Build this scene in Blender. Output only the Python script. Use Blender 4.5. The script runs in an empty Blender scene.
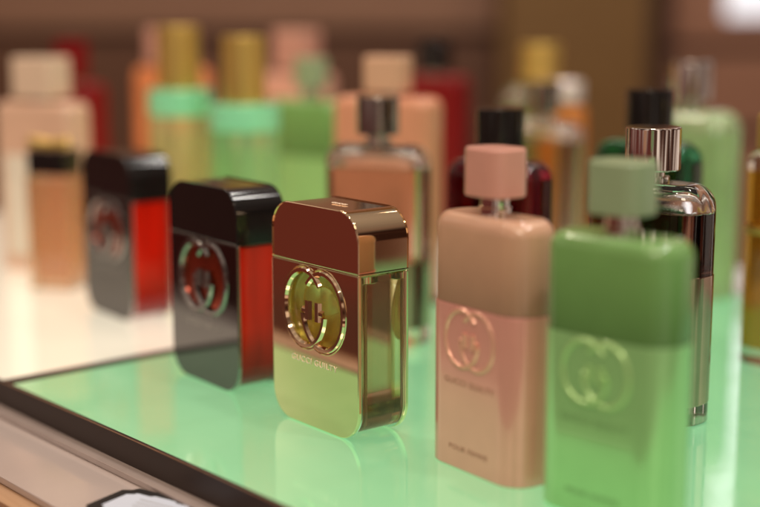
import bpy, bmesh, math, random
from math import sin, cos, pi, radians
random.seed(7)
S = 0.01                                   # everything below is written in centimetres
scene = bpy.context.scene
COL = scene.collection

# ---------------------------------------------------------------- materials
def mat(name, base, rough=.3, metal=0., trans=0., ior=1.5, coat=0., emit=None, estr=0., spec=.5, alpha=1.,
        vary=.06, nscale=60., bump=0., bscale=300., sss=0., rvary=.05, stretch=1.):
    m = bpy.data.materials.new(name); m.use_nodes = True
    nt = m.node_tree; b = nt.nodes['Principled BSDF']
    b.inputs['Roughness'].default_value = rough
    b.inputs['Metallic'].default_value = metal
    b.inputs['Transmission Weight'].default_value = trans
    b.inputs['IOR'].default_value = ior
    b.inputs['Coat Weight'].default_value = coat
    b.inputs['Coat Roughness'].default_value = .04
    b.inputs['Specular IOR Level'].default_value = spec
    b.inputs['Subsurface Weight'].default_value = sss
    tc = nt.nodes.new('ShaderNodeTexCoord')
    nz = nt.nodes.new('ShaderNodeTexNoise'); nz.inputs['Scale'].default_value = nscale; nz.inputs['Detail'].default_value = 4
    mp = nt.nodes.new('ShaderNodeMapping'); mp.inputs['Scale'].default_value = (1, 1, stretch)
    nt.links.new(tc.outputs['Object'], mp.inputs['Vector']); nt.links.new(mp.outputs['Vector'], nz.inputs['Vector'])
    mr = nt.nodes.new('ShaderNodeMapRange'); mr.inputs['From Min'].default_value = .25; mr.inputs['From Max'].default_value = .75; mr.inputs['To Min'].default_value = 1-vary; mr.inputs['To Max'].default_value = 1+vary
    nt.links.new(nz.outputs['Fac'], mr.inputs['Value'])
    mx = nt.nodes.new('ShaderNodeVectorMath'); mx.operation = 'SCALE'; mx.inputs[0].default_value = base
    nt.links.new(mr.outputs['Result'], mx.inputs['Scale'])
    nt.links.new(mx.outputs['Vector'], b.inputs['Base Color'])
    if rvary:
        m2 = nt.nodes.new('ShaderNodeMapRange'); m2.inputs['To Min'].default_value = max(0, rough-rvary*rough); m2.inputs['To Max'].default_value = rough+rvary*2*rough
        nt.links.new(nz.outputs['Fac'], m2.inputs['Value']); nt.links.new(m2.outputs['Result'], b.inputs['Roughness'])
    if emit:
        b.inputs['Emission Color'].default_value = (*emit, 1); b.inputs['Emission Strength'].default_value = estr
    if bump:
        n2 = nt.nodes.new('ShaderNodeTexNoise'); n2.inputs['Scale'].default_value = bscale; n2.inputs['Detail'].default_value = 3
        nt.links.new(tc.outputs['Object'], n2.inputs['Vector'])
        bp = nt.nodes.new('ShaderNodeBump'); bp.inputs['Strength'].default_value = bump; bp.inputs['Distance'].default_value = .001
        nt.links.new(n2.outputs['Fac'], bp.inputs['Height']); nt.links.new(bp.outputs['Normal'], b.inputs['Normal'])
    return m

def height_ramp(m, z0, z1, lo, hi):
    """vertical colour ramp: the colour deepens from z1 down to z0 (cm, bottle space)"""
    nt = m.node_tree; b = nt.nodes['Principled BSDF']
    src = b.inputs['Base Color'].links[0].from_socket
    tc = nt.nodes.new('ShaderNodeTexCoord'); sp = nt.nodes.new('ShaderNodeSeparateXYZ'); nt.links.new(tc.outputs['Object'], sp.inputs[0])
    mr = nt.nodes.new('ShaderNodeMapRange'); mr.inputs['From Min'].default_value = z0*S; mr.inputs['From Max'].default_value = z1*S
    mr.inputs['To Min'].default_value = lo; mr.inputs['To Max'].default_value = hi; nt.links.new(sp.outputs['Z'], mr.inputs['Value'])
    vm = nt.nodes.new('ShaderNodeVectorMath'); vm.operation = 'SCALE'; nt.links.new(src, vm.inputs[0]); nt.links.new(mr.outputs['Result'], vm.inputs['Scale'])
    nt.links.new(vm.outputs['Vector'], b.inputs['Base Color'])

def glass(name, tint, rough=.0, ior=1.5):
    return mat(name, tint, rough, 0, 1., ior, vary=.02, rvary=0)

def liquid(name, tint, glow, fac, ior=1.0):
    """coloured perfume: clear refraction mixed with light scattered inside it"""
    m = glass(name, tint, 0, ior); nt = m.node_tree; b = nt.nodes['Principled BSDF']; out = nt.nodes['Material Output']
    tr = nt.nodes.new('ShaderNodeBsdfTranslucent'); tr.inputs['Color'].default_value = (*glow, 1)
    df = nt.nodes.new('ShaderNodeBsdfDiffuse'); df.inputs['Color'].default_value = (*glow, 1)
    m1 = nt.nodes.new('ShaderNodeMixShader'); m1.inputs[0].default_value = .35
    nt.links.new(tr.outputs[0], m1.inputs[1]); nt.links.new(df.outputs[0], m1.inputs[2])
    m2 = nt.nodes.new('ShaderNodeMixShader'); m2.inputs[0].default_value = fac
    nt.links.new(b.outputs[0], m2.inputs[1]); nt.links.new(m1.outputs[0], m2.inputs[2])
    nt.links.new(m2.outputs[0], out.inputs['Surface'])
    return m

def air_in_glass(name):
    m = glass(name, (1, 1, 1)); nt = m.node_tree
    g = nt.nodes.new('ShaderNodeBsdfGlass'); g.inputs['IOR'].default_value = .667; g.inputs['Roughness'].default_value = 0
    nt.links.new(g.outputs[0], nt.nodes['Material Output'].inputs['Surface'])
    return m

M = {}
M['rose'] = mat('rose_gold_mirror', (.93, .68, .44), .045, 1., vary=.02, nscale=25, bump=.012, bscale=45)
M['rose_edge'] = mat('pale_gold_edge', (.93, .78, .50), .12, 1., vary=.02)
M['black'] = mat('black_chrome', (.118, .107, .105), .07, 1., vary=.03, nscale=25)
M['black_edge'] = mat('dark_steel_edge', (.33, .31, .30), .16, 1.)
M['black_cap'] = mat('black_lacquer', (.010, .008, .008), .07, 0, coat=.0)
M['chrome'] = mat('warm_chrome', (.82, .78, .74), .06, 1., vary=.02)
M['dark_chrome'] = mat('smoky_chrome', (.42, .39, .37), .12, 1.)
M['bronze'] = mat('bronze_sleeve', (.52, .38, .30), .14, 1.)
M['gold'] = mat('brushed_gold', (.88, .62, .18), .34, .85, vary=.3, nscale=60, stretch=.05)
M['reflector_lime'] = mat('lime_gold_reflector', (.99, .93, .42), .22, .75, vary=.1, nscale=90)
M['dish_red'] = mat('dark_red_dish', (.34, .045, .016), .16, .85, vary=.5, nscale=55)
M['hollow'] = air_in_glass('hollow_in_glass')
M['tube'] = mat('milky_tube', (.85, .78, .62), .3, 0, trans=.5)
M['glass'] = glass('clear_glass', (.98, .98, .97))
M['glass_warm'] = glass('warm_clear_glass', (.97, .93, .84))
M['liq_gold'] = liquid('pale_gold_perfume', (.97, .86, .70), (.80, .58, .34), .10)
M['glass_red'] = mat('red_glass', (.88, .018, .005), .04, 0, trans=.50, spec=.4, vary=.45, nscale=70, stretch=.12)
height_ramp(M['glass_red'], .2, 3.5, .35, 1.)  # shading toward the foot is put into the glass colour
M['liq_red'] = liquid('red_perfume', (1., .10, .04), (1., .06, .012), .55)
M['femme_top'] = mat('peach_satin_glass', (.79, .46, .315), .17, .0, trans=.2, coat=.5, vary=.05)
M['femme_low'] = mat('rose_metal_lacquer', (.93, .42, .37), .18, .22, coat=.6, vary=.04, bump=.01, bscale=60)
height_ramp(M['femme_top'], 7.4, 10.6, .62, 1.06)
M['femme_cap'] = mat('pink_lacquer', (.76, .37, .30), .25, .0, coat=.5)
M['homme_top'] = mat('green_satin_glass', (.225, .45, .145), .15, .0, trans=.15, coat=.5, vary=.05)
M['homme_low'] = mat('green_metal_lacquer', (.40, .72, .31), .16, .30, coat=.6, vary=.04)
height_ramp(M['homme_top'], 7.4, 10.6, .62, 1.08)
M['homme_cap'] = mat('sage_lacquer', (.33, .43, .26), .28, .0, coat=.4)
M['emb_pink'] = mat('embossed_rose', (.90, .47, .35), .3, .3, coat=.2)
M['emb_green'] = mat('embossed_green', (.46, .72, .30), .32, .3, coat=.2)
M['ink_brown'] = mat('brown_ink', (.36, .15, .105), .5)
M['ink_green'] = mat('dark_green_ink', (.15, .27, .10), .5)
M['ink_gold'] = mat('pale_gold_letters', (1., .84, .70), .4, .0)
M['liq_smoke'] = glass('smoky_brown_perfume', (.20, .10, .07), ior=1.0)
M['liq_brown'] = glass('rosy_brown_perfume', (.72, .60, .56), ior=1.0)
M['liq_green'] = liquid('pale_green_perfume', (.85, .97, .62), (.72, .92, .42), .40)
M['liq_straw'] = liquid('pale_straw_perfume', (.95, .90, .55), (.85, .72, .30), .55)
M['liq_amber'] = liquid('amber_perfume', (.80, .50, .08), (.75, .45, .06), .3)
M['peach_body'] = mat('peach_glass', (.98, .80, .60), .04, 0, trans=.86, coat=.5, vary=.2, nscale=50, stretch=.2)
M['liq_peach'] = liquid('orange_peach_perfume', (.98, .70, .42), (.98, .52, .22), .5)
M['glass_wine'] = glass('wine_red_glass', (.16, .006, .018))
M['glass_bottle_green'] = glass('bottle_green_glass', (.02, .14, .07))
M['pale_tube'] = mat('pale_yellow_core', (.75, .62, .28), .4, vary=.08)
M['green_collar'] = mat('bright_green_collar', (.34, 1., .58), .10, 0, trans=.12, coat=.8)
M['mint_body'] = mat('pale_mint_glass', (.74, .97, .58), .05, 0, trans=.66, coat=.5, vary=.25, nscale=50, stretch=.4)
M['straw_body'] = mat('straw_glass', (.86, .86, .44), .05, 0, trans=.64, coat=.5, vary=.30, nscale=45, stretch=.1)
M['green_body'] = mat('soft_green_glass', (.52, .92, .48), .05, 0, trans=.64, coat=.5, vary=.30, nscale=45, stretch=.1)
M['glass_green'] = glass('tinted_green_glass', (.62, .92, .62))
M['beige'] = mat('beige_porcelain', (.78, .50, .36), .25, 0, coat=.5, vary=.05)
M['beige_cap'] = mat('pale_beige_lacquer', (.80, .60, .45), .3, 0, coat=.4)
M['salmon'] = mat('salmon_lacquer', (.78, .34, .20), .3, 0, coat=.4)
M['salmon_cap'] = mat('sand_lacquer', (.76, .45, .29), .3, 0, coat=.4)
M['orange_body'] = mat('orange_lacquer', (.80, .27, .10), .3, 0, coat=.4)
M['dusty_pink'] = mat('dusty_pink_lacquer', (.60, .30, .23), .35, 0, coat=.3)
M['pale_pink'] = mat('pale_pink_lacquer', (.76, .40, .30), .3, 0, coat=.4)
M['red_body'] = mat('deep_red_lacquer', (.20, .004, .006), .35, 0, coat=.0, spec=.3)
M['label_cream'] = mat('cream_label', (.82, .74, .62), .5)
M['frost_white'] = mat('frosted_white_cap', (.75, .68, .66), .3, 0, coat=.3)
M['orange_liq'] = mat('bright_orange_perfume', (.95, .32, .04), .15, 0, trans=.4, coat=.5)
M['frame'] = mat('dark_brown_frame', (.030, .017, .013), .4, 0, coat=.0, spec=.3, vary=.12, nscale=80)
M['rim'] = mat('worn_bronze_rim', (.36, .22, .14), .3, .7, vary=.15, nscale=120)
M['acrylic'] = mat('pinkish_counter', (.50, .415, .39), .16, 0, coat=.5, vary=.05, nscale=18)
M['acrylic_edge'] = mat('pinkish_counter_step', (.42, .34, .315), .2, 0, coat=.5)
M['card'] = mat('white_card', (.58, .63, .76), .5, vary=.02)
M['card_ink'] = mat('grey_ink', (.35, .35, .37), .6)
M['holder'] = mat('black_holder', (.012, .011, .012), .4, 0, coat=.0, spec=.3)

def wood_mat(name, c1, c2, rough=.4):
    m = bpy.data.materials.new(name); m.use_nodes = True
    nt = m.node_tree; b = nt.nodes['Principled BSDF']; b.inputs['Roughness'].default_value = rough
    tc = nt.nodes.new('ShaderNodeTexCoord'); mp = nt.nodes.new('ShaderNodeMapping')
    mp.inputs['Scale'].default_value = (3, 40, 40)
    nz = nt.nodes.new('ShaderNodeTexNoise'); nz.inputs['Scale'].default_value = 3; nz.inputs['Detail'].default_value = 6; nz.inputs['Distortion'].default_value = .6
    cr = nt.nodes.new('ShaderNodeValToRGB'); cr.color_ramp.elements[0].color = (*c1, 1); cr.color_ramp.elements[1].color = (*c2, 1)
    cr.color_ramp.elements[0].position = .3; cr.color_ramp.elements[1].position = .7
    nt.links.new(tc.outputs['Object'], mp.inputs['Vector']); nt.links.new(mp.outputs['Vector'], nz.inputs['Vector'])
    nt.links.new(nz.outputs['Fac'], cr.inputs['Fac']); nt.links.new(cr.outputs['Color'], b.inputs['Base Color'])
    return m
M['wood'] = wood_mat('honey_wood', (.40, .23, .13), (.56, .34, .20))
M['wall_left'] = wood_mat('brown_panel', (.118, .050, .027), (.160, .072, .038), .5)
M['wall_upper'] = wood_mat('light_brown_panel', (.27, .14, .088), (.32, .175, .11), .5)
M['wall_dark'] = wood_mat('dark_groove', (.06, .022, .015), (.09, .035, .022), .6)
M['floor'] = wood_mat('maroon_floor', (.12, .018, .011), (.17, .028, .016), .6)
M['pillar'] = wood_mat('golden_brown_pillar', (.185, .098, .026), (.235, .128, .038), .5)
M['wall_right'] = wood_mat('rosy_brown_panel', (.32, .155, .095), (.39, .20, .13), .5)

def lit_panel_mat(name, col, strength, base, tilt):
    """back-lit glossy acrylic whose light falls off a little from one end to the other"""
    m = bpy.data.materials.new(name); m.use_nodes = True
    nt = m.node_tree; b = nt.nodes['Principled BSDF']
    b.inputs['Base Color'].default_value = (*base, 1); b.inputs['Roughness'].default_value = .10
    b.inputs['Coat Weight'].default_value = 1.; b.inputs['Coat Roughness'].default_value = .05
    tc = nt.nodes.new('ShaderNodeTexCoord')
    n3 = nt.nodes.new('ShaderNodeTexNoise'); n3.inputs['Scale'].default_value = 38; n3.inputs['Detail'].default_value = 6; n3.inputs['Distortion'].default_value = 1.2
    nt.links.new(tc.outputs['Object'], n3.inputs['Vector'])
    m3 = nt.nodes.new('ShaderNodeMapRange'); m3.inputs['From Min'].default_value = .35; m3.inputs['From Max'].default_value = .75; m3.inputs['To Min'].default_value = .03; m3.inputs['To Max'].default_value = .16
    nt.links.new(n3.outputs['Fac'], m3.inputs['Value']); nt.links.new(m3.outputs['Result'], b.inputs['Coat Roughness']); nt.links.new(m3.outputs['Result'], b.inputs['Roughness'])
    sp = nt.nodes.new('ShaderNodeSeparateXYZ'); nt.links.new(tc.outputs['Object'], sp.inputs[0])
    nz = nt.nodes.new('ShaderNodeTexNoise'); nz.inputs['Scale'].default_value = 7; nz.inputs['Detail'].default_value = 2
    nt.links.new(tc.outputs['Object'], nz.inputs['Vector'])
    cr = nt.nodes.new('ShaderNodeValToRGB')
    for i, (p, c) in enumerate(col):
        if i < 2: e = cr.color_ramp.elements[i]; e.position = p
        else: e = cr.color_ramp.elements.new(p)
        e.color = (*c, 1)
    ma = nt.nodes.new('ShaderNodeMath'); ma.operation = 'MULTIPLY_ADD'; ma.inputs[1].default_value = tilt; ma.inputs[2].default_value = 0.
    nt.links.new(sp.outputs['Y'], ma.inputs[0])
    mb = nt.nodes.new('ShaderNodeMath'); mb.operation = 'MULTIPLY_ADD'; mb.inputs[1].default_value = .25
    nt.links.new(nz.outputs['Fac'], mb.inputs[0]); nt.links.new(ma.outputs[0], mb.inputs[2])
    nt.links.new(mb.outputs[0], cr.inputs['Fac'])
    nt.links.new(cr.outputs['Color'], b.inputs['Emission Color']); b.inputs['Emission Strength'].default_value = strength
    return m

# ---------------------------------------------------------------- shape helpers (cm in, metres out)
def rrect(w, h, radii, n=10):
    """closed outline, centred, counter-clockwise; radii = lower-right, upper-right, upper-left, lower-left"""
    if not isinstance(radii, (tuple, list)): radii = (radii,)*4
    out = []
    for (sx, sy, a0), r in zip(((1, -1, -pi/2), (1, 1, 0), (-1, 1, pi/2), (-1, -1, pi)), radii):
        r = max(r, .002); r = min(r, w/2-.001, h/2-.001)
        cx, cy = sx*(w/2-r), sy*(h/2-r)
        for k in range(n+1):
            a = a0+pi/2*k/n
            out.append((cx+r*cos(a), cy+r*sin(a)))
    return out

def new_mesh(name, bm, m, parent=None, angle=35, smooth=True):
    bmesh.ops.recalc_face_normals(bm, faces=bm.faces)
    if bm.calc_volume(signed=True) < 0: bmesh.ops.reverse_faces(bm, faces=bm.faces)
    me = bpy.data.meshes.new(name); bm.to_mesh(me); bm.free()
    if smooth:
        for p in me.polygons: p.use_smooth = True
        me.set_sharp_from_angle(angle=radians(angle))
    ms = m if isinstance(m, (list, tuple)) else [m]
    for x in ms: me.materials.append(x)
    o = bpy.data.objects.new(name, me); COL.objects.link(o)
    if smooth:
        wn = o.modifiers.new('weighted_normals', 'WEIGHTED_NORMAL'); wn.keep_sharp = True; wn.weight = 80
    if parent: o.parent = parent
    return o

def rings(bm, rr, cap=True):
    vs = [[bm.verts.new([c*S for c in p]) for p in r] for r in rr]
    n = len(vs[0])
    for a, b in zip(vs, vs[1:]):
        for i in range(n):
            bm.faces.new((a[i], a[(i+1) % n], b[(i+1) % n], b[i]))
    if cap:
        bm.faces.new(vs[0]); bm.faces.new(vs[-1])
    return vs

def loft(secs, n=10, off=(0, 0)):
    """secs: (z, w, d, r) rounded rectangles stacked upward"""
    bm = bmesh.new()
    rings(bm, [[(x+off[0], y+off[1], z) for x, y in rrect(w, d, r, n)] for z, w, d, r in secs])
    return bm

def lathe(prof, n=48, off=(0, 0)):
    bm = bmesh.new()
    rings(bm, [[(off[0]+r*cos(2*pi*k/n), off[1]+r*sin(2*pi*k/n), z) for k in range(n)] for z, r in prof])
    return bm

def slab(w, z0, z1, radii, y0, y1, b=.06, n=12, nb=3):
    """outline in the XZ plane pushed along Y with rounded edges"""
    bm = bmesh.new(); h = z1-z0; zc = (z0+z1)/2
    st = []
    for k in range(nb+1):
        a = pi/2*k/nb; st.append((y0+b*(1-sin(a)), b*(1-cos(a))))
    st = st + [(y0+y1-y, o) for y, o in reversed(st)]
    if not isinstance(radii, (tuple, list)): radii = (radii,)*4
    rr = [[(x, y, zc+z) for x, z in rrect(w-2*o, h-2*o, [max(r-o, .002) for r in radii], n)] for y, o in st]
    rings(bm, rr)
    return bm

def rounded_cyl(z0, z1, r, b=.08):
    return lathe([(z0, r-b), (z0+b*.3, r-b*.3), (z0+b, r), (z1-b, r), (z1-b*.3, r-b*.3), (z1, r-b)])

def box(bm, x0, x1, y0, y1, z0, z1):
    v = [bm.verts.new((x*S, y*S, z*S)) for z in (z0, z1) for x, y in ((x0, y0), (x1, y0), (x1, y1), (x0, y1))]
    for f in ((0, 1, 2, 3), (4, 5, 6, 7), (0, 1, 5, 4), (1, 2, 6, 5), (2, 3, 7, 6), (3, 0, 4, 7)):
        bm.faces.new([v[i] for i in f])

def bev(bm, w, seg=2):
    bmesh.ops.bevel(bm, geom=list(bm.edges), offset=w*S, segments=seg, affect='EDGES', profile=.5)

def stroke(bm, pts, w, y0, h, c, closed=False):
    """raised moulding with chamfered sides along a path in the XZ plane, rising toward -Y"""
    n = len(pts); prev = None; first = None
    for i, (x, z) in enumerate(pts):
        if closed: a, b = pts[i-1], pts[(i+1) % n]
        else: a, b = pts[max(i-1, 0)], pts[min(i+1, n-1)]
        tx, tz = b[0]-a[0], b[1]-a[1]; l = math.hypot(tx, tz) or 1; nx, nz = -tz/l, tx/l
        ring = [bm.verts.new(((x+nx*o)*S, (y0-hh)*S, (z+nz*o)*S)) for o, hh in ((-w/2, 0), (-w/2+c, h), (w/2-c, h), (w/2, 0))]
        if prev:
            for k in range(3): bm.faces.new((prev[k], prev[k+1], ring[k+1], ring[k]))
        else: first = ring
        prev = ring
    if closed:
        for k in range(3): bm.faces.new((prev[k], prev[k+1], first[k+1], first[k]))
    else:
        bm.faces.new(first); bm.faces.new(prev)

EX, ERX, ERY = .74, 1.80, 2.05
def emblem_bm(k, y0, zc, w=.36, h=.10, c=.10):
    """two interlocking letter G rings, mirrored, with their inner bars; k scales the whole emblem"""
    bm = bmesh.new()
    for s in (-1, 1):
        rx, rz = (ERX-w/2)*k, (ERY-w/2)*k
        a0, a1 = radians(40), radians(352)
        pts = []
        for i in range(65):
            a = a0+(a1-a0)*i/64
            pts.append((s*(EX*-1*k)*1+s*rx*cos(a), zc+rz*sin(a)))
        hh = h+(.012 if s > 0 else 0)
        stroke(bm, pts, w*k, y0, hh, c*k)
        e = pts[-1]
        xb = s*(-EX*k)
        # the bar of the G runs from the ring's lower end inward and ends in a stepped block
        stroke(bm, [(e[0], zc-.10*k), (s*.50*k, zc-.10*k)], .36*k, y0, hh+.02, c*k)
        stroke(bm, [(s*.40*k, zc-.52*k), (s*.40*k, zc+.42*k)], .46*k, y0, hh+.035, c*k)
    return bm

def window_outline(k, w=.30):
    """inside edge shared by the two rings"""
    rx, rz = (ERX-w)*k, (ERY-w)*k
    pts = []
    N = 120
    zi = rz*math.sqrt(max(0, 1-(EX*k/rx)**2))
    a_top = math.atan2(zi/rz, EX*k/rx)
    for i in range(N+1):                                # left ring, from top crossing round to bottom crossing
        a = a_top+(2*pi-2*a_top)*i/N
        pts.append((-EX*k+rx*cos(a), rz*sin(a)))
    right = [(-x, -z) for x, z in pts]
    return pts+right[1:-1]

def text_mesh(name, s, height, m, parent, x, y, z, width=None, top=False, depth=.012):
    cu = bpy.data.curves.new(name, 'FONT'); cu.body = s; cu.align_x = 'CENTER'; cu.align_y = 'CENTER'
    cu.size = height*S/.70; cu.extrude = depth*S; cu.space_character = 1.12
    tmp = bpy.data.objects.new(name+'_src', cu); COL.objects.link(tmp)
    dg = bpy.context.evaluated_depsgraph_get()
    me = bpy.data.meshes.new_from_object(tmp.evaluated_get(dg))
    bpy.data.objects.remove(tmp); bpy.data.curves.remove(cu)
    xs = [v.co.x for v in me.vertices]; wd = max(xs)-min(xs)
    k = width*S/wd if width else 1
    for v in me.vertices:
        px, py, pz = v.co.x*k, v.co.y, v.co.z
        v.co = (x*S+px, y*S+py, z*S+pz) if top else (x*S+px, y*S-pz, z*S+py)
    me.name = name; me.materials.clear(); me.materials.append(m)
    o = bpy.data.objects.new(name, me); COL.objects.link(o); o.parent = parent
    return o

def thing(name, label, cat, x=0, y=0, a=0, z=0., group=None, scale=1.):
    o = bpy.data.objects.new(name, None); COL.objects.link(o)
    o.empty_display_size = .02
    o.location = (x*S, y*S, z*S); o.rotation_euler = (0, 0, -a); o.scale = (scale,)*3
    o['label'] = label; o['category'] = cat
    if group: o['group'] = group
    return o

def tag(o, label, cat, group=None):
    o['label'] = label; o['category'] = cat
    if group: o['group'] = group
    return o

def struct(o):
    o['kind'] = 'structure'; return o

# ---------------------------------------------------------------- the low block bottles (plates front and back, wrap-over cap)
W, D, H, SEAM, R = 7.0, 3.05, 11.0, 8.08, 1.5
def plate(name, y0, y1, hole, m, parent):
    """flat face plate, optionally with the emblem window cut through it"""
    z0, z1 = .03, SEAM-.02
    cu = bpy.data.curves.new('plate', 'CURVE'); cu.dimensions = '2D'; cu.fill_mode = 'BOTH'
    def spl(pts):
        s = cu.splines.new('POLY'); s.points.add(len(pts)-1); s.use_cyclic_u = True
        for p, (x, z) in zip(s.points, pts): p.co = (x*S, z*S, 0, 1)
    zc = (z0+z1)/2
    b = .045
    spl([(x, z+zc) for x, z in rrect(W-2*b, z1-z0-2*b, (R-b, .03, .03, R-b), 14)])
    if hole: spl([(x, z+hole) for x, z in window_outline(1.0)])
    cu.extrude = ((y1-y0)/2-b)*S; cu.bevel_depth = b*S; cu.bevel_resolution = 2
    tmp = bpy.data.objects.new('tmp', cu); COL.objects.link(tmp)
    me = bpy.data.meshes.new_from_object(tmp.evaluated_get(bpy.context.evaluated_depsgraph_get()))
    bpy.data.objects.remove(tmp); bpy.data.curves.remove(cu)
    ym = (y0+y1)/2*S
    for v in me.vertices: v.co = (v.co.x, ym-v.co.z, v.co.y)
    me.name = name; me.materials.clear()
    me.materials.append(m[0]); me.materials.append(m[1])
    for p in me.polygons:
        p.material_index = 0 if abs(p.normal.y) > .98 else 1
        p.use_smooth = False
    o = bpy.data.objects.new(name, me); COL.objects.link(o); o.parent = parent
    return o

def block_bottle(label, corner, a, kind):
    ux, uy = cos(a), -sin(a); vx, vy = sin(a), cos(a)
    x = corner[0]-ux*W/2+vx*D/2; y = corner[1]-uy*W/2+vy*D/2
    t = thing('perfume_bottle', label, 'perfume bottle', x, y, a)
    rose = kind == 'rose'
    face, edge = (M['rose'], M['rose_edge']) if rose else (M['black'], M['black_edge'])
    yf, yb = -D/2, D/2; pt = .20
    cp = new_mesh('cap', slab(W, SEAM+.03, H, (.02, R, R, .02), yf, yb, .05, 16), face if rose else M['black_cap'], t)
    zc = 5.92
    fp = plate('front_plate', yf, yf+pt, zc, (face, edge), t)
    plate('back_plate', yb-pt, yb, None, (face, edge), t)
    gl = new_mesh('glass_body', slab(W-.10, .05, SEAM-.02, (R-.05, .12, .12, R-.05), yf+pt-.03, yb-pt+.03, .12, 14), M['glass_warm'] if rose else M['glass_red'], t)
    new_mesh('perfume', slab(W-.9, .55, SEAM-.62, (R-.4, .5, .5, R-.4), yf+pt+.30, yb-pt-.30, .25, 12), M['liq_gold'] if rose else M['liq_red'], gl)
    if rose:
        new_mesh('dip_tube', lathe([(.8, .10), (SEAM-.1, .10)], 16, (.9, .1)), M['tube'], t)
        new_mesh('pump_collar', lathe([(SEAM-.75, .62), (SEAM-.70, .70), (SEAM-.05, .70)], 32, (.9, .1)), M['rose_edge'], t)
    em = new_mesh('emblem', emblem_bm(1.0, yf+.02, zc, h=.12), edge if not rose else M['rose'], fp, angle=20)
    if rose:                                             # lime gold reflector added in the window, tilted to mirror the lit tray
        bm = bmesh.new()
        wo = window_outline(1.0, .06)
        rr = []
        for f, dy in ((1.06, -.08), (.97, 0), (.60, .02), (.56, .10), (.12, .02)):
            rr.append([(x*f, yf+.24+dy+max(0, (1.9-z*f)*.22) if f < 1 else yf+.12, z*f+zc) for x, z in wo])
        rings(bm, rr, cap=False); bm.faces.new([v for v in bm.verts][-len(wo):])
        new_mesh('emblem_backing', bm, M['reflector_lime'], fp, angle=10)
    else:
        bm = bmesh.new()
        wo = window_outline(1.0, .06)
        rings(bm, [[(x*f, y, z*f+zc) for x, z in wo] for f, y in ((1.06, yf+.06), (.9, yf+.13), (.45, yf+.11), (.1, yf+.14))], cap=False)
        bm.faces.new([v for v in bm.verts][-len(wo):])
        new_mesh('emblem_backing', bm, M['dish_red'], fp, angle=10)
    # thin bright outline round the emblem window
    bm = bmesh.new()
    o1 = [(x, z+zc) for x, z in window_outline(1.0, -.03)]
    stroke(bm, o1, .07, yf+.005, .05, .02, closed=True)
    new_mesh('emblem_rim', bm, edge, fp)
    bm = bmesh.new(); box(bm, -W/2+.02, W/2-.02, yf+.04, yb-.04, SEAM-.015, SEAM+.025)
    new_mesh('seam_band', bm, M['rose_edge'] if rose else M['black_edge'], t)
    text_mesh('lettering', 'GUCCI GUILTY', .30, M['ink_gold'] if rose else M['black_edge'], fp, 0, yf, 3.30, 3.7, depth=.02)
    if rose:
        text_mesh('cap_lettering', 'GUCCI', .22, M['ink_gold'], cp, .2, -.1, H, 1.1, top=True)
    return t

block_bottle('mirror rose gold block bottle with open gold emblem, front centre of the green tray', (-1.0, 60.88), .892, 'rose')
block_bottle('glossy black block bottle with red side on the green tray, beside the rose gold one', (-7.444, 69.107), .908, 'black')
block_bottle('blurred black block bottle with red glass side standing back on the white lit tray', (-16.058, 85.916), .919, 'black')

# ---------------------------------------------------------------- the tall bottles with a cylinder cap
TW, TD, TSEAM, TTOP = 6.5, 2.9, 7.45, 11.85
def tall_body(z0, z1, w, d, r, sh=.7):
    secs = []
    for k in (3, 2, 1, 0):
        a = pi/2*k/3; secs.append((z0+.09*(1-sin(a)), w-.18*(1-cos(a)), d-.18*(1-cos(a)), r))
    for k in range(7):
        a = pi/2*k/6; o = sh*(1-cos(a)); secs.append((z1-sh+sh*sin(a)*.999, w-2*o, d-1.3*o, max(.15, r-.65*o)))
    return secs

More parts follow.
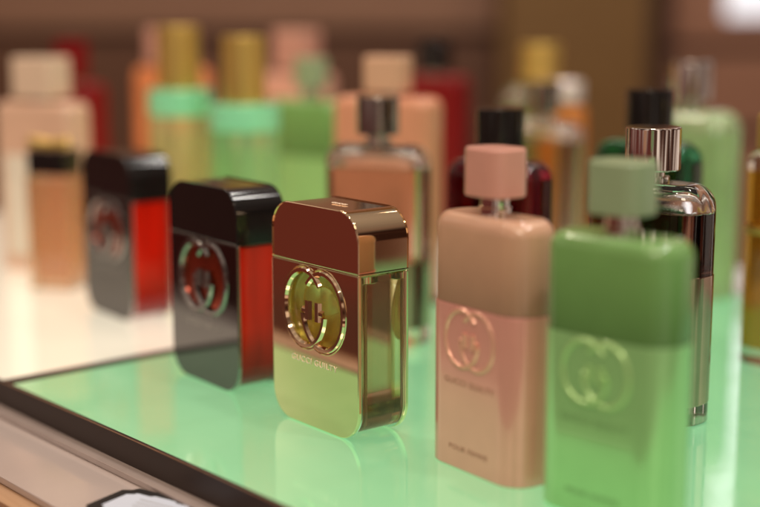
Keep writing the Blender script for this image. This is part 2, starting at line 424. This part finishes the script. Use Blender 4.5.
def tall_bottle(name, label, x, y, a, style, w=TW, d=TD, sc=1., cap_r=1.36, group=None, txt=None, detail=True, cap_h=2.35, TSEAM=TSEAM):
    t = thing(name, label, 'perfume bottle', x, y, a, group=group, scale=sc)
    r = d*.43; TTOP = 11.85
    yf = -d/2
    if style in ('femme', 'homme'):
        TTOP = 11.45
        top, low, cap = M[style+'_top'], M[style+'_low'], M[style+'_cap']
        secs = [s for s in tall_body(0, TTOP, w-.06, d-.06, r) if s[0] > 1]
        new_mesh('upper_body', loft([(TSEAM+.02, w-.06, d-.06, r)]+secs, 12), top, t)
        s2 = [s for s in tall_body(0, TTOP, w, d, r) if s[0] < 1]
        sl = new_mesh('sleeve', loft(s2+[(TSEAM-.06, w, d, r), (TSEAM-.015, w-.03, d-.03, r), (TSEAM, w-.1, d-.1, r)], 12), low, t)
        new_mesh('neck', lathe([(TTOP-.05, .72), (TTOP+.30, .72), (TTOP+.34, .64), (TTOP+.85, .64)]), M['chrome'], t)
        z0, z1, cw, cd = TTOP+.80, TTOP+.55+cap_h, 2.55*cap_r/1.36, 2.1*cap_r/1.36
        new_mesh('cap', loft([(z0, cw-.16, cd-.16, .66), (z0+.03, cw-.05, cd-.05, .71), (z0+.10, cw, cd, .74), (z1-.12, cw, cd, .74), (z1-.04, cw-.06, cd-.06, .71), (z1, cw-.2, cd-.2, .64)], 14), cap, t)
        if detail:
            new_mesh('emblem', emblem_bm(.68, yf+.01, 6.0, h=.07), M['emb_pink' if style == 'femme' else 'emb_green'], sl, angle=20)
            ink = M['ink_brown' if style == 'femme' else 'ink_green']
            text_mesh('lettering', 'GUCCI GUILTY', .26, ink, sl, 0, yf, 4.0, 3.3)
            text_mesh('lettering', txt, .22, ink, sl, 0, yf, .98 if style == 'femme' else .95, 2.6)
        return t
    gm, lm, cm, sm = style                 # glass, liquid, cap, sleeve materials
    gb = new_mesh('glass_body', loft(tall_body(0, TTOP, w, d, r, 1.15), 12), gm, t)
    if lm:
        new_mesh('perfume', loft([(TSEAM+.15 if sm else .8, w-.9, d-.7, r-.32), (TSEAM+.4 if sm else 1.1, w-.7, d-.55, r-.28), (10.25, w-.7, d-.55, r-.28), (10.40, w-.8, d-.62, r-.3)], 10), lm, gb)
        new_mesh('hollow', loft([(10.44, w-.8, d-.62, r-.3), (10.55, w-.75, d-.58, r-.3), (10.9, w-.95, d-.75, r-.32), (11.2, w-1.5, d-1.15, r-.5), (11.38, w-2.6, d-1.7, .3)], 10), M['hollow'], gb)
    if sm:
        new_mesh('sleeve', loft([(1.0, w+.02, d+.02, r+.01), (1.05, w+.06, d+.06, r+.02), (TSEAM-.05, w+.06, d+.06, r+.02), (TSEAM, w+.02, d+.02, r+.01)], 12), sm, t)
    new_mesh('neck', lathe([(TTOP-.02, .85), (TTOP+.22, .85), (TTOP+.25, .62), (TTOP+.62, .62)]), M['chrome'], t)
    new_mesh('cap', rounded_cyl(TTOP+.52, TTOP+.52+cap_h, cap_r, .10), cm, t)
    return t

tall_bottle('perfume_bottle', 'pink tall bottle with matt pink cap and embossed emblem, at front beside the green one', 4.97, 57.8, .94, 'femme', 6.2, 2.75, txt='POUR FEMME')
tall_bottle('perfume_bottle', 'large blurred green tall bottle with sage cap, nearest the camera at front right', 9.5, 52.5, .80, 'homme', 6.2, 2.9, txt='POUR HOMME')
tall_bottle('perfume_bottle', 'clear bottle with polished silver cylinder cap and dark perfume, behind the front green bottle', 13.5, 66.6, .80, (M['glass'], M['liq_smoke'], M['chrome'], M['bronze']), 6.7, 3.0, cap_r=1.36, cap_h=2.15)
tall_bottle('perfume_bottle', 'clear bottle with smoky chrome cap and rosy brown perfume, just behind the rose gold bottle', -.12, 82.5, .45, (M['glass'], M['liq_brown'], M['dark_chrome'], M['bronze']), 6.5, 2.9, 1.03, 1.26, cap_h=2.25, TSEAM=5.0)
tall_bottle('perfume_bottle', 'wine red glass bottle with shiny black cap, peeping out behind the pink bottle', 6.84, 77, .70, (M['glass_wine'], None, M['black_cap'], None), 6.5, 2.9, 1., 1.36)
tall_bottle('perfume_bottle', 'dark bottle green glass bottle with black cap, behind the silver capped one', 16.13, 81, .80, (M['glass_bottle_green'], None, M['black_cap'], None), 6.5, 2.9, 1.06, 1.33)
tall_bottle('perfume_bottle', 'pale green bottle with two-tone metallic cap, at back right of the green tray', 22.13, 97, .75, (M['mint_body'], M['liq_green'], M['chrome'], None), 7.0, 3.0, 1.12, 1.42, cap_h=2.5)
tall_bottle('perfume_bottle', 'clear bottle with chrome cap and brown perfume, behind the black capped wine red bottle', 12.39, 103, .75, (M['glass'], M['liq_brown'], M['dark_chrome'], None), 6.6, 2.9, 1.02, 1.26, cap_h=2.3)
tall_bottle('perfume_bottle', 'gold capped bottle rising behind the chrome capped one, before the golden brown pillar', 13.65, 116, .75, (M['glass'], M['liq_green'], M['gold'], None), 6.2, 2.9, 1.17, 1.5, cap_h=2.6)
tall_bottle('perfume_bottle', 'far green two-tone tall bottle with green cap, left of the smoky chrome capped bottle', -5.63, 111, .60, 'homme', 6.9, 2.9, 1.15, 1.22, detail=False)

# amber bottle cut by the right edge
t = thing('perfume_bottle', 'amber bottle with wide gold cap, cut off by the right edge of the photo', 'perfume bottle', 23.85, 75.5, .80)
new_mesh('glass_body', loft(tall_body(0, 12.4, 6.5, 2.9, 1.25, .8), 12), M['glass_warm'], t)
new_mesh('perfume', loft([(.9, 5.7, 2.2, .9), (1.1, 5.9, 2.4, .95), (11.0, 5.9, 2.4, .95), (11.1, 5.7, 2.2, .9)], 10), M['liq_amber'], t)
new_mesh('band', loft([(7.6, 6.52, 2.92, 1.26), (7.65, 6.56, 2.96, 1.27), (7.95, 6.56, 2.96, 1.27), (8.0, 6.52, 2.92, 1.26)], 12), M['gold'], t)
new_mesh('cap', loft([(12.42, 5.3, 2.4, 1.0), (12.5, 5.5, 2.6, 1.1), (14.3, 5.5, 2.6, 1.1), (14.45, 5.2, 2.3, 1.0)], 10), M['gold'], t)

# ---------------------------------------------------------------- flat opaque bottles with a broad block cap
def slab_bottle(label, x, y, a, body, cap, w, d, zb, zc, cw, cd, neck=None, label_card=None, lm=None):
    t = thing('perfume_bottle', label, 'perfume bottle', x, y, a)
    new_mesh('body', loft(tall_body(0, zb, w, d, min(1.0, d*.4), .8), 10), body, t)
    new_mesh('neck', lathe([(zb-.05, .9), (zb+.35, .9)]), M['chrome'] if neck is None else neck, t)
    new_mesh('cap', loft([(zb+.3, cw-.2, cd-.2, .3), (zb+.4, cw, cd, .4), (zc-.12, cw, cd, .4), (zc, cw-.25, cd-.25, .3)], 8), cap, t)
    if label_card:
        x0, x1, z0, z1 = label_card
        bm = slab(x1-x0, z0, z1, .15, -d/2-.05, -d/2+.02, .02)
        bmesh.ops.translate(bm, verts=bm.verts, vec=((x0+x1)/2*S, 0, 0))
        new_mesh('label_card', bm, lm or M['label_cream'], t)
    return t

slab_bottle('pale beige flat bottle with square beige cap, far left on the white tray', -26.42, 106, .45, M['beige'], M['beige_cap'], 7.6, 3.2, 13.3, 16.7, 3.9, 2.8, label_card=(-2.6, 2.6, 1.2, 9.2))
slab_bottle('deep red bottle with red cap, behind the pale beige bottle at far left', -28.3, 125, .5, M['red_body'], M['red_body'], 6.6, 3.0, 13.8, 17.6, 2.5, 2.2)
slab_bottle('orange bottle with dusty pink cap, behind the leftmost gold cylinder cap', -19.21, 126, .45, M['orange_body'], M['dusty_pink'], 7.4, 3.2, 15.2, 18.7, 4.2, 3.0)
slab_bottle('pale pink bottle with broad pink cap, behind the far green bottle', -7.92, 130, .45, M['pale_pink'], M['dusty_pink'], 7.4, 3.2, 14.5, 18.5, 3.9, 3.0)
slab_bottle('tall salmon pink flat bottle with sand coloured block cap, behind the smoky chrome cap', .57, 95.5, .40, M['salmon'], M['salmon_cap'], 7.6, 3.2, 14.3, 17.1, 3.0, 2.4)
slab_bottle('deep red bottle with black cap, right of the salmon bottle at the back', 5.02, 125, .5, M['red_body'], M['black_cap'], 6.6, 3.0, 14.5, 17.6, 2.7, 2.2)
slab_bottle('small bottle of bright orange perfume with whitish cap, before the golden brown pillar', 15.4, 112, .5, M['orange_liq'], M['frost_white'], 3.4, 2.2, 12.6, 14.6, 2.5, 1.9)

# ---------------------------------------------------------------- gold cylinder capped bottles
def round_bottle(label, x, y, br, z_shoulder, z_collar, z_top, cr, gm, lm):
    t = thing('perfume_bottle', label, 'perfume bottle', x, y, 0)
    new_mesh('glass_body', lathe([(0, br-.25), (.06, br-.08), (.25, br), (z_shoulder-.05, br), (z_shoulder, br-.08)]), gm, t)
    new_mesh('perfume', lathe([(.9, br-.7), (1.0, br-.6), (z_shoulder-1.6, br-.6), (z_shoulder-1.5, br-.7)]), lm, t)
    new_mesh('collar', lathe([(z_shoulder+.01, br-.1), (z_shoulder+.1, br), (z_collar-.25, br), (z_collar-.08, br-.1), (z_collar, br-.3)]), M['green_collar'], t)
    new_mesh('cap', rounded_cyl(z_collar+.01, z_top, cr, .12), M['gold'], t)
    return t
round_bottle('taller of two round bottles with gold cylinder cap and bright green collar', -15.66, 106, 2.52, 12.2, 14.3, 19.1, 1.62, M['straw_body'], M['liq_straw'])
round_bottle('lower of two round bottles with gold cylinder cap, its glass tinted green', -10.11, 101, 2.65, 11.45, 13.5, 18.4, 1.60, M['green_body'], M['liq_green'])

# ---------------------------------------------------------------- small orange bottle, cap highlights modelled as gold lobes
t = thing('perfume_bottle', 'slim square bottle of orange perfume with black cap and modelled glints, on the white tray', 'perfume bottle', -23.86, 98.5, .30)
new_mesh('glass_body', loft(tall_body(0, 8.5, 3.4, 2.6, .25, .25), 6), M['peach_body'], t)
new_mesh('perfume', loft([(.55, 2.5, 1.8, .2), (.65, 2.7, 2.0, .25), (7.9, 2.7, 2.0, .25), (8.0, 2.5, 1.8, .2)], 6), M['liq_peach'], t)
new_mesh('cap', loft([(8.52, 3.1, 2.4, .2), (8.6, 3.2, 2.5, .25), (10.2, 3.2, 2.5, .25), (10.3, 3.05, 2.35, .2)], 6), M['black_cap'], t)
bm = bmesh.new()
def blob(bm, cx, cz, rx, rz, ry, yy, tilt):
    n, m = 20, 10
    rr = []
    for a in range(1, m):
        p = pi*a/m
        ring = []
        for k in range(n):
            q = 2*pi*k/n; x = rx*sin(p)*cos(q); z = rz*sin(p)*sin(q)*(.55+.45*abs(x)/rx if rx > .5 else 1)
            ring.append((cx+x*cos(tilt)-z*sin(tilt), yy-ry*cos(p), cz+x*sin(tilt)+z*cos(tilt)))
        rr.append(ring)
    rings(bm, rr)
for q in (-1, 1): blob(bm, q*.98, 10.75, .85, .62, .22, -.7, q*.12)  # gold lobes added to stand for blurred highlights on the cap
blob(bm, 0, 10.72, .30, .34, .30, -.7, 0)
new_mesh('cap_glints', bm, M['gold'], t)

# ---------------------------------------------------------------- lit trays
TX, TY, TA = -20.72, 71.85, .852
U = (cos(TA), -sin(TA)); V = (sin(TA), cos(TA))
def tray(label, u0, u1, v0, v1, panel, cat='display tray'):
    t = thing('display_tray', label, cat, TX, TY, TA)
    f, fu = .28, .58
    bm = bmesh.new()
    for (a, b, c, d) in ((u0, u1, v0, v0+f), (u0, u1, v1-f, v1), (u0, u0+fu, v0+f, v1-f), (u1-fu, u1, v0+f, v1-f)):
        box(bm, a, b, c, d, -1.3, .0)
    new_mesh('frame', bm, M['frame'], t, smooth=False)
    bm = bmesh.new()
    g = .07
    for (a, b, c, d) in ((u0, u1, v0, v0+g),):
        box(bm, a+.01, b-.01, c+.01, d, .002, .03)
    new_mesh('rim', bm, M['rim'], t, smooth=False)
    bm = bmesh.new(); box(bm, u0+fu+.01, u1-fu-.01, v0+f+.01, v1-f-.01, -.6, -.002)
    new_mesh('lit_panel', bm, panel, t, smooth=False)
    return t
green = lit_panel_mat('lit_green_acrylic', [(0., (.42, .72, .32)), (.18, (.27, .65, .29)), (.6, (.19, .56, .26)), (1., (.15, .50, .27))], .80, (.16, .30, .19), 1.6)
white = lit_panel_mat('lit_white_acrylic', [(0., (.95, .86, .64)), (.5, (.97, .90, .72)), (1., (.95, .88, .72))], .78, (.6, .56, .48), 1.2)
tray('back lit green tray in a dark frame under the front bottles', 0, 58, 0, 51, green)
tray('back lit cream white tray in a dark frame under the back left bottles', -62, -.02, 0, 51, white)

# ---------------------------------------------------------------- counter
ctr = thing('counter', 'counter', 'counter', TX, TY, TA)
del ctr['label']; del ctr['category']; ctr['kind'] = 'structure'
bm = bmesh.new(); box(bm, -70, 64, -.75, 66, -1.62, -1.31); bev(bm, .05)
struct(new_mesh('counter_step', bm, M['acrylic_edge'], ctr))
bm = bmesh.new(); box(bm, -70, 64, -4.95, 66, -2.0, -1.63); bev(bm, .06)
struct(new_mesh('counter_top', bm, M['acrylic'], ctr))
bm = bmesh.new(); box(bm, -70, 64, -6.0, 66, -4.0, -2.02); bev(bm, .1)
struct(new_mesh('counter_edge', bm, M['wood'], ctr))
bm = bmesh.new(); box(bm, -70, 64, -9.5, 64, -95.0, -4.05)
struct(new_mesh('counter_front', bm, M['wall_right'], ctr))

# price card holder lying on the counter
t = thing('price_card_holder', 'black shaped frame with a white card, lying on the pinkish counter', 'card holder', -10.3, 56.6, TA-.28, -1.63)
def shape(w, d, c):
    return [(-w/2+c, -d/2), (w/2-c, -d/2), (w/2-c*.6, -d/2+c*.7), (w/2, -d/2+c), (w/2, d/2-c), (w/2-c*.7, d/2-c*.6), (w/2-c, d/2), (w*.2, d/2), (w*.16, d/2+.22), (-w*.16, d/2+.22), (-w*.2, d/2), (-w/2+c, d/2), (-w/2+c*.7, d/2-c*.6), (-w/2, d/2-c), (-w/2, -d/2+c), (-w/2+c*.6, -d/2+c*.7)]
def flat(name, out, z0, z1, m):
    bm = bmesh.new(); rings(bm, [[(x, y, z0) for x, y in out], [(x, y, z1) for x, y in out]])
    return new_mesh(name, bm, m, t, smooth=False)
flat('frame', shape(5.0, 3.4, .55), 0, .18, M['holder'])
flat('card', [(x*.76, y*.66) for x, y in shape(5.0, 3.4, .5)], .182, .20, M['card'])
bm = bmesh.new()
for k in range(3): box(bm, -.9+.1*k, 1.1-.2*k, .55-.35*k, .63-.35*k, .203, .207)
new_mesh('card_print', bm, M['card_ink'], t, smooth=False)

# ---------------------------------------------------------------- the shop wall far behind
Y = 262
bk = thing('back_wall', 'x', 'x', 0, 0); del bk['label']; del bk['category']; bk['kind'] = 'structure'
def wall(name, m, *boxes, b=.3):
    bm = bmesh.new()
    for q in boxes: box(bm, *q)
    if b: bev(bm, b, 1)
    return struct(new_mesh(name, bm, m, bk, smooth=False))
wall('wall_base', M['wall_dark'], (-330, 330, Y+4, Y+8, -100, 160))
wall('wall_lower_panel', M['wall_left'], (-320, 22.5, Y, Y+3.9, -98, 15.0))
wall('wall_upper_panel', M['wall_upper'], (-320, 22.5, Y, Y+3.9, 17.0, 150))
wall('pillar', M['pillar'], (23.0, 50.0, Y-8, Y+3.9, -98, 158))
wall('wall_side_panel', M['wall_right'], (56.0, 320, Y, Y+3.9, 14.5, 150), (56.0, 320, Y, Y+3.9, -2, 12.5), (56.0, 320, Y, Y+3.9, -98, -4))
# lit white panel seen at the top right corner
t = thing('light_panel', 'glowing white light panel on the rosy brown wall, top right corner', 'light panel', 77.5, Y-.6, 0, 0)
bm = bmesh.new(); box(bm, -11.6, 11.6, -.5, .55, 19.4, 32); bev(bm, .4)
new_mesh('diffuser', bm, mat('white_diffuser', (.8, .8, .8), .4, emit=(.86, .90, 1.), estr=.80), t, smooth=False)

# floor far below the counter
bm = bmesh.new(); box(bm, -500, 500, -300, 400, -101, -100)
fl = struct(new_mesh('floor', bm, M['floor'], smooth=False))

# ---------------------------------------------------------------- light
def area(x, y, z, sx, sy, p, col, target=(0, 70, 0)):
    l = bpy.data.lights.new('shop_lamp', 'AREA'); l.shape = 'RECTANGLE'; l.size = sx*S; l.size_y = sy*S
    l.energy = p; l.color = col
    o = bpy.data.objects.new('shop_lamp', l); COL.objects.link(o)
    o.location = (x*S, y*S, z*S)
    import mathutils
    d = mathutils.Vector([(a-b)*S for a, b in zip(target, (x, y, z))])
    o.rotation_euler = d.to_track_quat('-Z', 'Y').to_euler()
    return o
WARM = (1., .83, .64); NEUT = (1., .95, .88)
area(-40, 40, 130, 7, 7, 2.6, WARM)
area(45, 35, 120, 7, 7, 4.6, NEUT)
area(60, 95, 120, 5, 8, 1.2, NEUT)
area(-20, 130, 130, 7, 7, 2.6, WARM)
area(25, 140, 125, 6, 6, 1.8, NEUT)
area(-70, 100, 120, 7, 7, 2.2, WARM)
area(-60, 185, 150, 60, 20, 6., WARM, (-40, 262, 10))
area(90, 185, 150, 60, 20, 6., WARM, (90, 262, 10))
area(68, 254, 62, 4.2, 44, .10, (.92, .96, 1.), (15, 60, 0))
area(-15, -45, 115, 40, 30, 7.2, WARM, (0, 75, 5))

w = bpy.data.worlds.new('World'); scene.world = w; w.use_nodes = True
nt = w.node_tree; bg = nt.nodes['Background']
tc = nt.nodes.new('ShaderNodeTexCoord')
mp = nt.nodes.new('ShaderNodeMapping'); mp.inputs['Scale'].default_value = (2.4, 2.4, 1.4)
nz = nt.nodes.new('ShaderNodeTexNoise'); nz.inputs['Scale'].default_value = 1.6; nz.inputs['Detail'].default_value = 1.5
cr = nt.nodes.new('ShaderNodeValToRGB')
cr.color_ramp.elements[0].position = .42; cr.color_ramp.elements[0].color = (.025, .010, .007, 1)
cr.color_ramp.elements[1].position = .62; cr.color_ramp.elements[1].color = (.90, .72, .60, 1)
e = cr.color_ramp.elements.new(.52); e.color = (.12, .055, .036, 1)
nt.links.new(tc.outputs['Generated'], mp.inputs['Vector']); nt.links.new(mp.outputs['Vector'], nz.inputs['Vector'])
sx = nt.nodes.new('ShaderNodeSeparateXYZ'); nt.links.new(tc.outputs['Generated'], sx.inputs[0])
el = nt.nodes.new('ShaderNodeMapRange'); el.inputs['From Min'].default_value = -.12; el.inputs['From Max'].default_value = .12
nt.links.new(sx.outputs['Z'], el.inputs['Value'])
mw = nt.nodes.new('ShaderNodeMix'); mw.data_type = 'RGBA'; mw.inputs[6].default_value = (.120, .029, .022, 1)
lf = nt.nodes.new('ShaderNodeMapRange'); lf.inputs['From Min'].default_value = -.35; lf.inputs['From Max'].default_value = -.10
nt.links.new(sx.outputs['X'], lf.inputs['Value'])
mm = nt.nodes.new('ShaderNodeMath'); mm.operation = 'MAXIMUM'
nt.links.new(el.outputs['Result'], mm.inputs[0]); nt.links.new(lf.outputs['Result'], mm.inputs[1])
nt.links.new(mm.outputs[0], mw.inputs[0])
nt.links.new(nz.outputs['Fac'], cr.inputs['Fac']); nt.links.new(cr.outputs['Color'], mw.inputs[7]); 
up = nt.nodes.new('ShaderNodeMapRange'); up.inputs['From Min'].default_value = .35; up.inputs['From Max'].default_value = .85; up.inputs['To Max'].default_value = .8
nt.links.new(sx.outputs['Z'], up.inputs['Value'])
mz = nt.nodes.new('ShaderNodeMix'); mz.data_type = 'RGBA'; mz.inputs[7].default_value = (.46, .38, .31, 1)
nt.links.new(up.outputs['Result'], mz.inputs[0]); nt.links.new(mw.outputs[2], mz.inputs[6])
nt.links.new(mz.outputs[2], bg.inputs['Color'])
bg.inputs['Strength'].default_value = 1.

# ---------------------------------------------------------------- camera
cam = bpy.data.cameras.new('camera'); co = bpy.data.objects.new('camera', cam); COL.objects.link(co)
co.location = (0, 0, 19.933*S); co.rotation_euler = (pi/2-.175, 0, 0)
cam.sensor_width = 36; cam.lens = 63.95; cam.clip_start = .02; cam.clip_end = 50
cam.dof.use_dof = True; cam.dof.focus_distance = .645; cam.dof.aperture_fstop = 2.6; cam.dof.aperture_blades = 0
scene.camera = co

# ---------------------------------------------------------------- render
scene.render.engine = 'CYCLES'
cy = scene.cycles
cy.use_denoising = True
cy.max_bounces = 20; cy.transmission_bounces = 16; cy.glossy_bounces = 8; cy.diffuse_bounces = 4; cy.transparent_max_bounces = 12
cy.sample_clamp_indirect = 5.; cy.blur_glossy = .3
cy.caustics_reflective = True; cy.caustics_refractive = True
scene.view_settings.view_transform = 'Standard'; scene.view_settings.look = 'None'; scene.view_settings.exposure = 0
